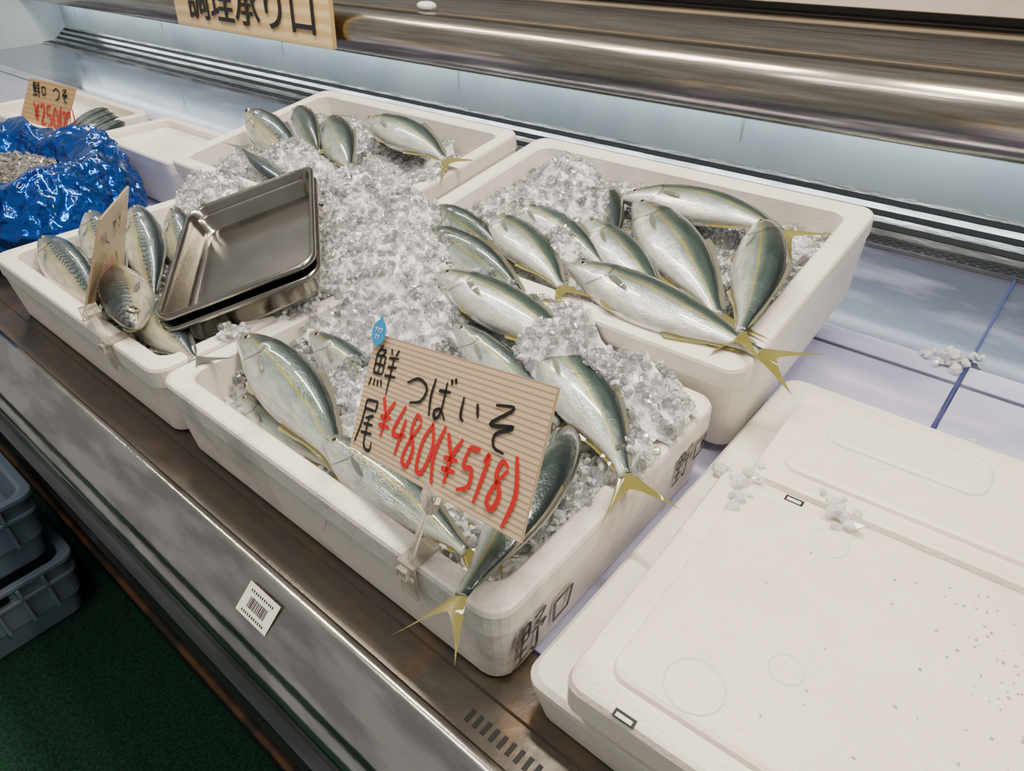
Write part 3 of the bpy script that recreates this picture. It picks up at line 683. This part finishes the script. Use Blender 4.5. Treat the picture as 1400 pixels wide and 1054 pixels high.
def wr2(b,O,U,D,w,h):
    A=lambda g,u,v,ww,hh,m,th=.003: write(b,g,u*w,v*h,ww*w,hh*h,th,O,U,D,m,.0006)
    A('sen',.08,.1,.2,.4,1); A('so',.35,.1,.15,.3,1); A('tsu',.55,.1,.2,.3,1); A('yen',.1,.55,.12,.35,2); A('4',.28,.55,.14,.35,2); A('8',.46,.55,.14,.35,2); A('0',.65,.55,.14,.35,2); A('i',.8,.15,.1,.2,1)
b,n=sign((-1.186,.427,.240),(-1.019,.316,.261),(-1.036,.250,.124),(-1.175,.364,.104),wr2)
b.build('board',[M_board,M_black,M_red],parent=par2)
clip(-.965,par2,(-1.025,.262,.138))
par3=empty('price_sign')
def wr3(b,O,U,D,w,h):
    A=lambda g,u,v,ww,hh,m,th=.004: write(b,g,u*w,v*h,ww*w,hh*h,th,O,U,D,m,.0006)
    A('sen',.06,.05,.16,.3,1); A('kuchi',.25,.1,.1,.2,1); A('tsu',.5,.08,.14,.25,1); A('so',.68,.08,.14,.25,1)
    A('yen',.04,.45,.12,.35,2,.006); A('2',.18,.45,.12,.4,2,.006); A('5',.32,.45,.12,.4,2,.006); A('0',.46,.45,.12,.4,2,.006); A('(',.60,.45,.06,.4,2,.006); A('2',.67,.5,.08,.35,2,.006); A('7',.77,.5,.08,.35,2,.006); A(')',.88,.45,.06,.4,2,.006)
b,n=sign((-2.23,.66,.241),(-2.02,.69,.237),(-2.09,.648,.125),(-2.295,.617,.135),wr3)
b.build('board',[M_board2,M_black,M_red],parent=par3)

ws=empty('wooden_sign')
TL,TR,BR,BL=V((-2.84,1.415,.42)),V((-1.91,1.415,.42)),V((-1.91,1.40,.230)),V((-2.84,1.40,.230))
b=MB(); n=V((0,-1,0)); f=[TL,TR,BR,BL]; i=b.add(f); j=b.add([p-n*.015 for p in f])
b.face((i,i+3,i+2,i+1),0,[(0,1),(0,0),(5,0),(5,1)]); b.face((j,j+1,j+2,j+3))
for k in range(4): b.face((i+k,i+(k+1)%4,j+(k+1)%4,j+k),0)
b.build('panel',[M_woodsign],parent=ws)
t=bpy.data.curves.new('sign_text','FONT'); t.body='調理承り口'; t.size=.155; t.extrude=.001; t.materials.append(M_black); t.offset=.001
to=bpy.data.objects.new('sign_text',t); bpy.context.collection.objects.link(to); to.parent=ws
to.matrix_world=Matrix.Translation((-2.74,1.3985,.272))@Matrix.Rotation(math.radians(85),4,'X')

# ------------------------------------------------------------------ blue foil bag
b=MB(); bx,by=-1.85,.43
pr=[(.90,.002),(1.0,.05),(1.02,.09),(.99,.13),(.92,.158),(.83,.170),(.74,.168),(.65,.158),(.57,.142),(.50,.125),(.45,.115)]
prd=[]
for (r0,z0),(r1,z1) in zip(pr,pr[1:]):
    for k in range(5): prd.append((r0+(r1-r0)*k/5,z0+(z1-z0)*k/5))
prd.append(pr[-1]); NA=260; loops=[]
def ridge(p): return 1-2*abs(noise.noise(p))
for k,(r,z) in enumerate(prd):
    lp=[]
    for j in range(NA):
        a=2*math.pi*j/NA; X_=bx+.335*r*math.cos(a); Y_=by+.205*r*math.sin(a)
        q=V((X_,Y_,z*1.5))
        nz=noise.noise(q*7); f1=ridge(q*13+V((3,1,0))); f2=ridge(q*30+V((9,2,4)))
        lf=noise.noise(V((math.cos(a)*1.6,math.sin(a)*1.6,3.3)))
        dr=.022*nz+.014*f1+.008*f2+(.05*lf if r>.6 else .03*lf); dz=.012*noise.noise(q*9+V((7,7,7)))+.009*f1+.006*f2+.03*noise.noise(V((math.cos(a)*2.2,math.sin(a)*2.2,8.3)))*max(0,(z-.1)/.08)
        lp.append((bx+(.335*r+dr)*math.cos(a),by+(.205*r+dr)*math.sin(a),max(.002,z+(dz if k>3 else 0))))
    loops.append(lp)
b.loft(loops,0,True,True); 
st=b.add([(bx+.335*.5*math.cos(2*math.pi*j/40),by+.205*.5*math.sin(2*math.pi*j/40),.122) for j in range(40)]); b.cap(st,40,1)
bag=b.build('blue_foil_bag',[M_foil,M_ice_base])
P_=[];S_=[]
for k in range(900):
    a=random.uniform(0,6.283); r=math.sqrt(random.random())*.47
    P_.append((bx+.335*r*math.cos(a),by+.205*r*math.sin(a),.126+random.uniform(-.002,.006)+.01*(1-r*2))); S_.append(random.uniform(.004,.009))
o=chunks('bag_contents',P_,S_,mat('wet_grey',(.12,.11,.095),.2,c2=(.28,.27,.24),scale=40,coat=.6)); o.parent=bag

# ------------------------------------------------------------------ lights
def area(name,loc,size,sy,e,col,rot=(0,0,0)):
    l=bpy.data.lights.new(name,'AREA'); l.shape='RECTANGLE'; l.size=size; l.size_y=sy; l.energy=e; l.color=col
    o=bpy.data.objects.new(name,l); bpy.context.collection.objects.link(o); o.location=loc; o.rotation_euler=rot; return o
W1=(1,.88,.745)
area('ceiling_light',(-1.5,.85,1.75),.9,.10,32,W1)
area('ceiling_light',(-.25,.75,1.75),.7,.10,31,W1)
area('ceiling_light',(.7,.5,1.8),.8,.10,22,W1)
area('ceiling_light',(-2.8,1.0,1.8),1.2,.10,23,(1,.92,.80))
area('ceiling_light',(-.9,-.1,1.9),.8,.2,11,(1,.93,.84))
w=bpy.data.worlds.new('World'); scene.world=w; w.use_nodes=True
w.node_tree.nodes['Background'].inputs[0].default_value=(.84,.83,.81,1); w.node_tree.nodes['Background'].inputs[1].default_value=.44

# ------------------------------------------------------------------ camera
X=V((1348,-642,945)).normalized(); Y=V((1000,707,-945)); Y=(Y-X*Y.dot(X)).normalized(); Z=X.cross(Y)
R=Matrix((X,Y,Z))
cam=bpy.data.cameras.new('camera'); cam.sensor_width=36; cam.lens=945/1400*36; cam.clip_start=.01
o=bpy.data.objects.new('camera',cam); bpy.context.collection.objects.link(o); o.matrix_world=Matrix.Translation((0,0,.615))@R.to_4x4()
scene.camera=o
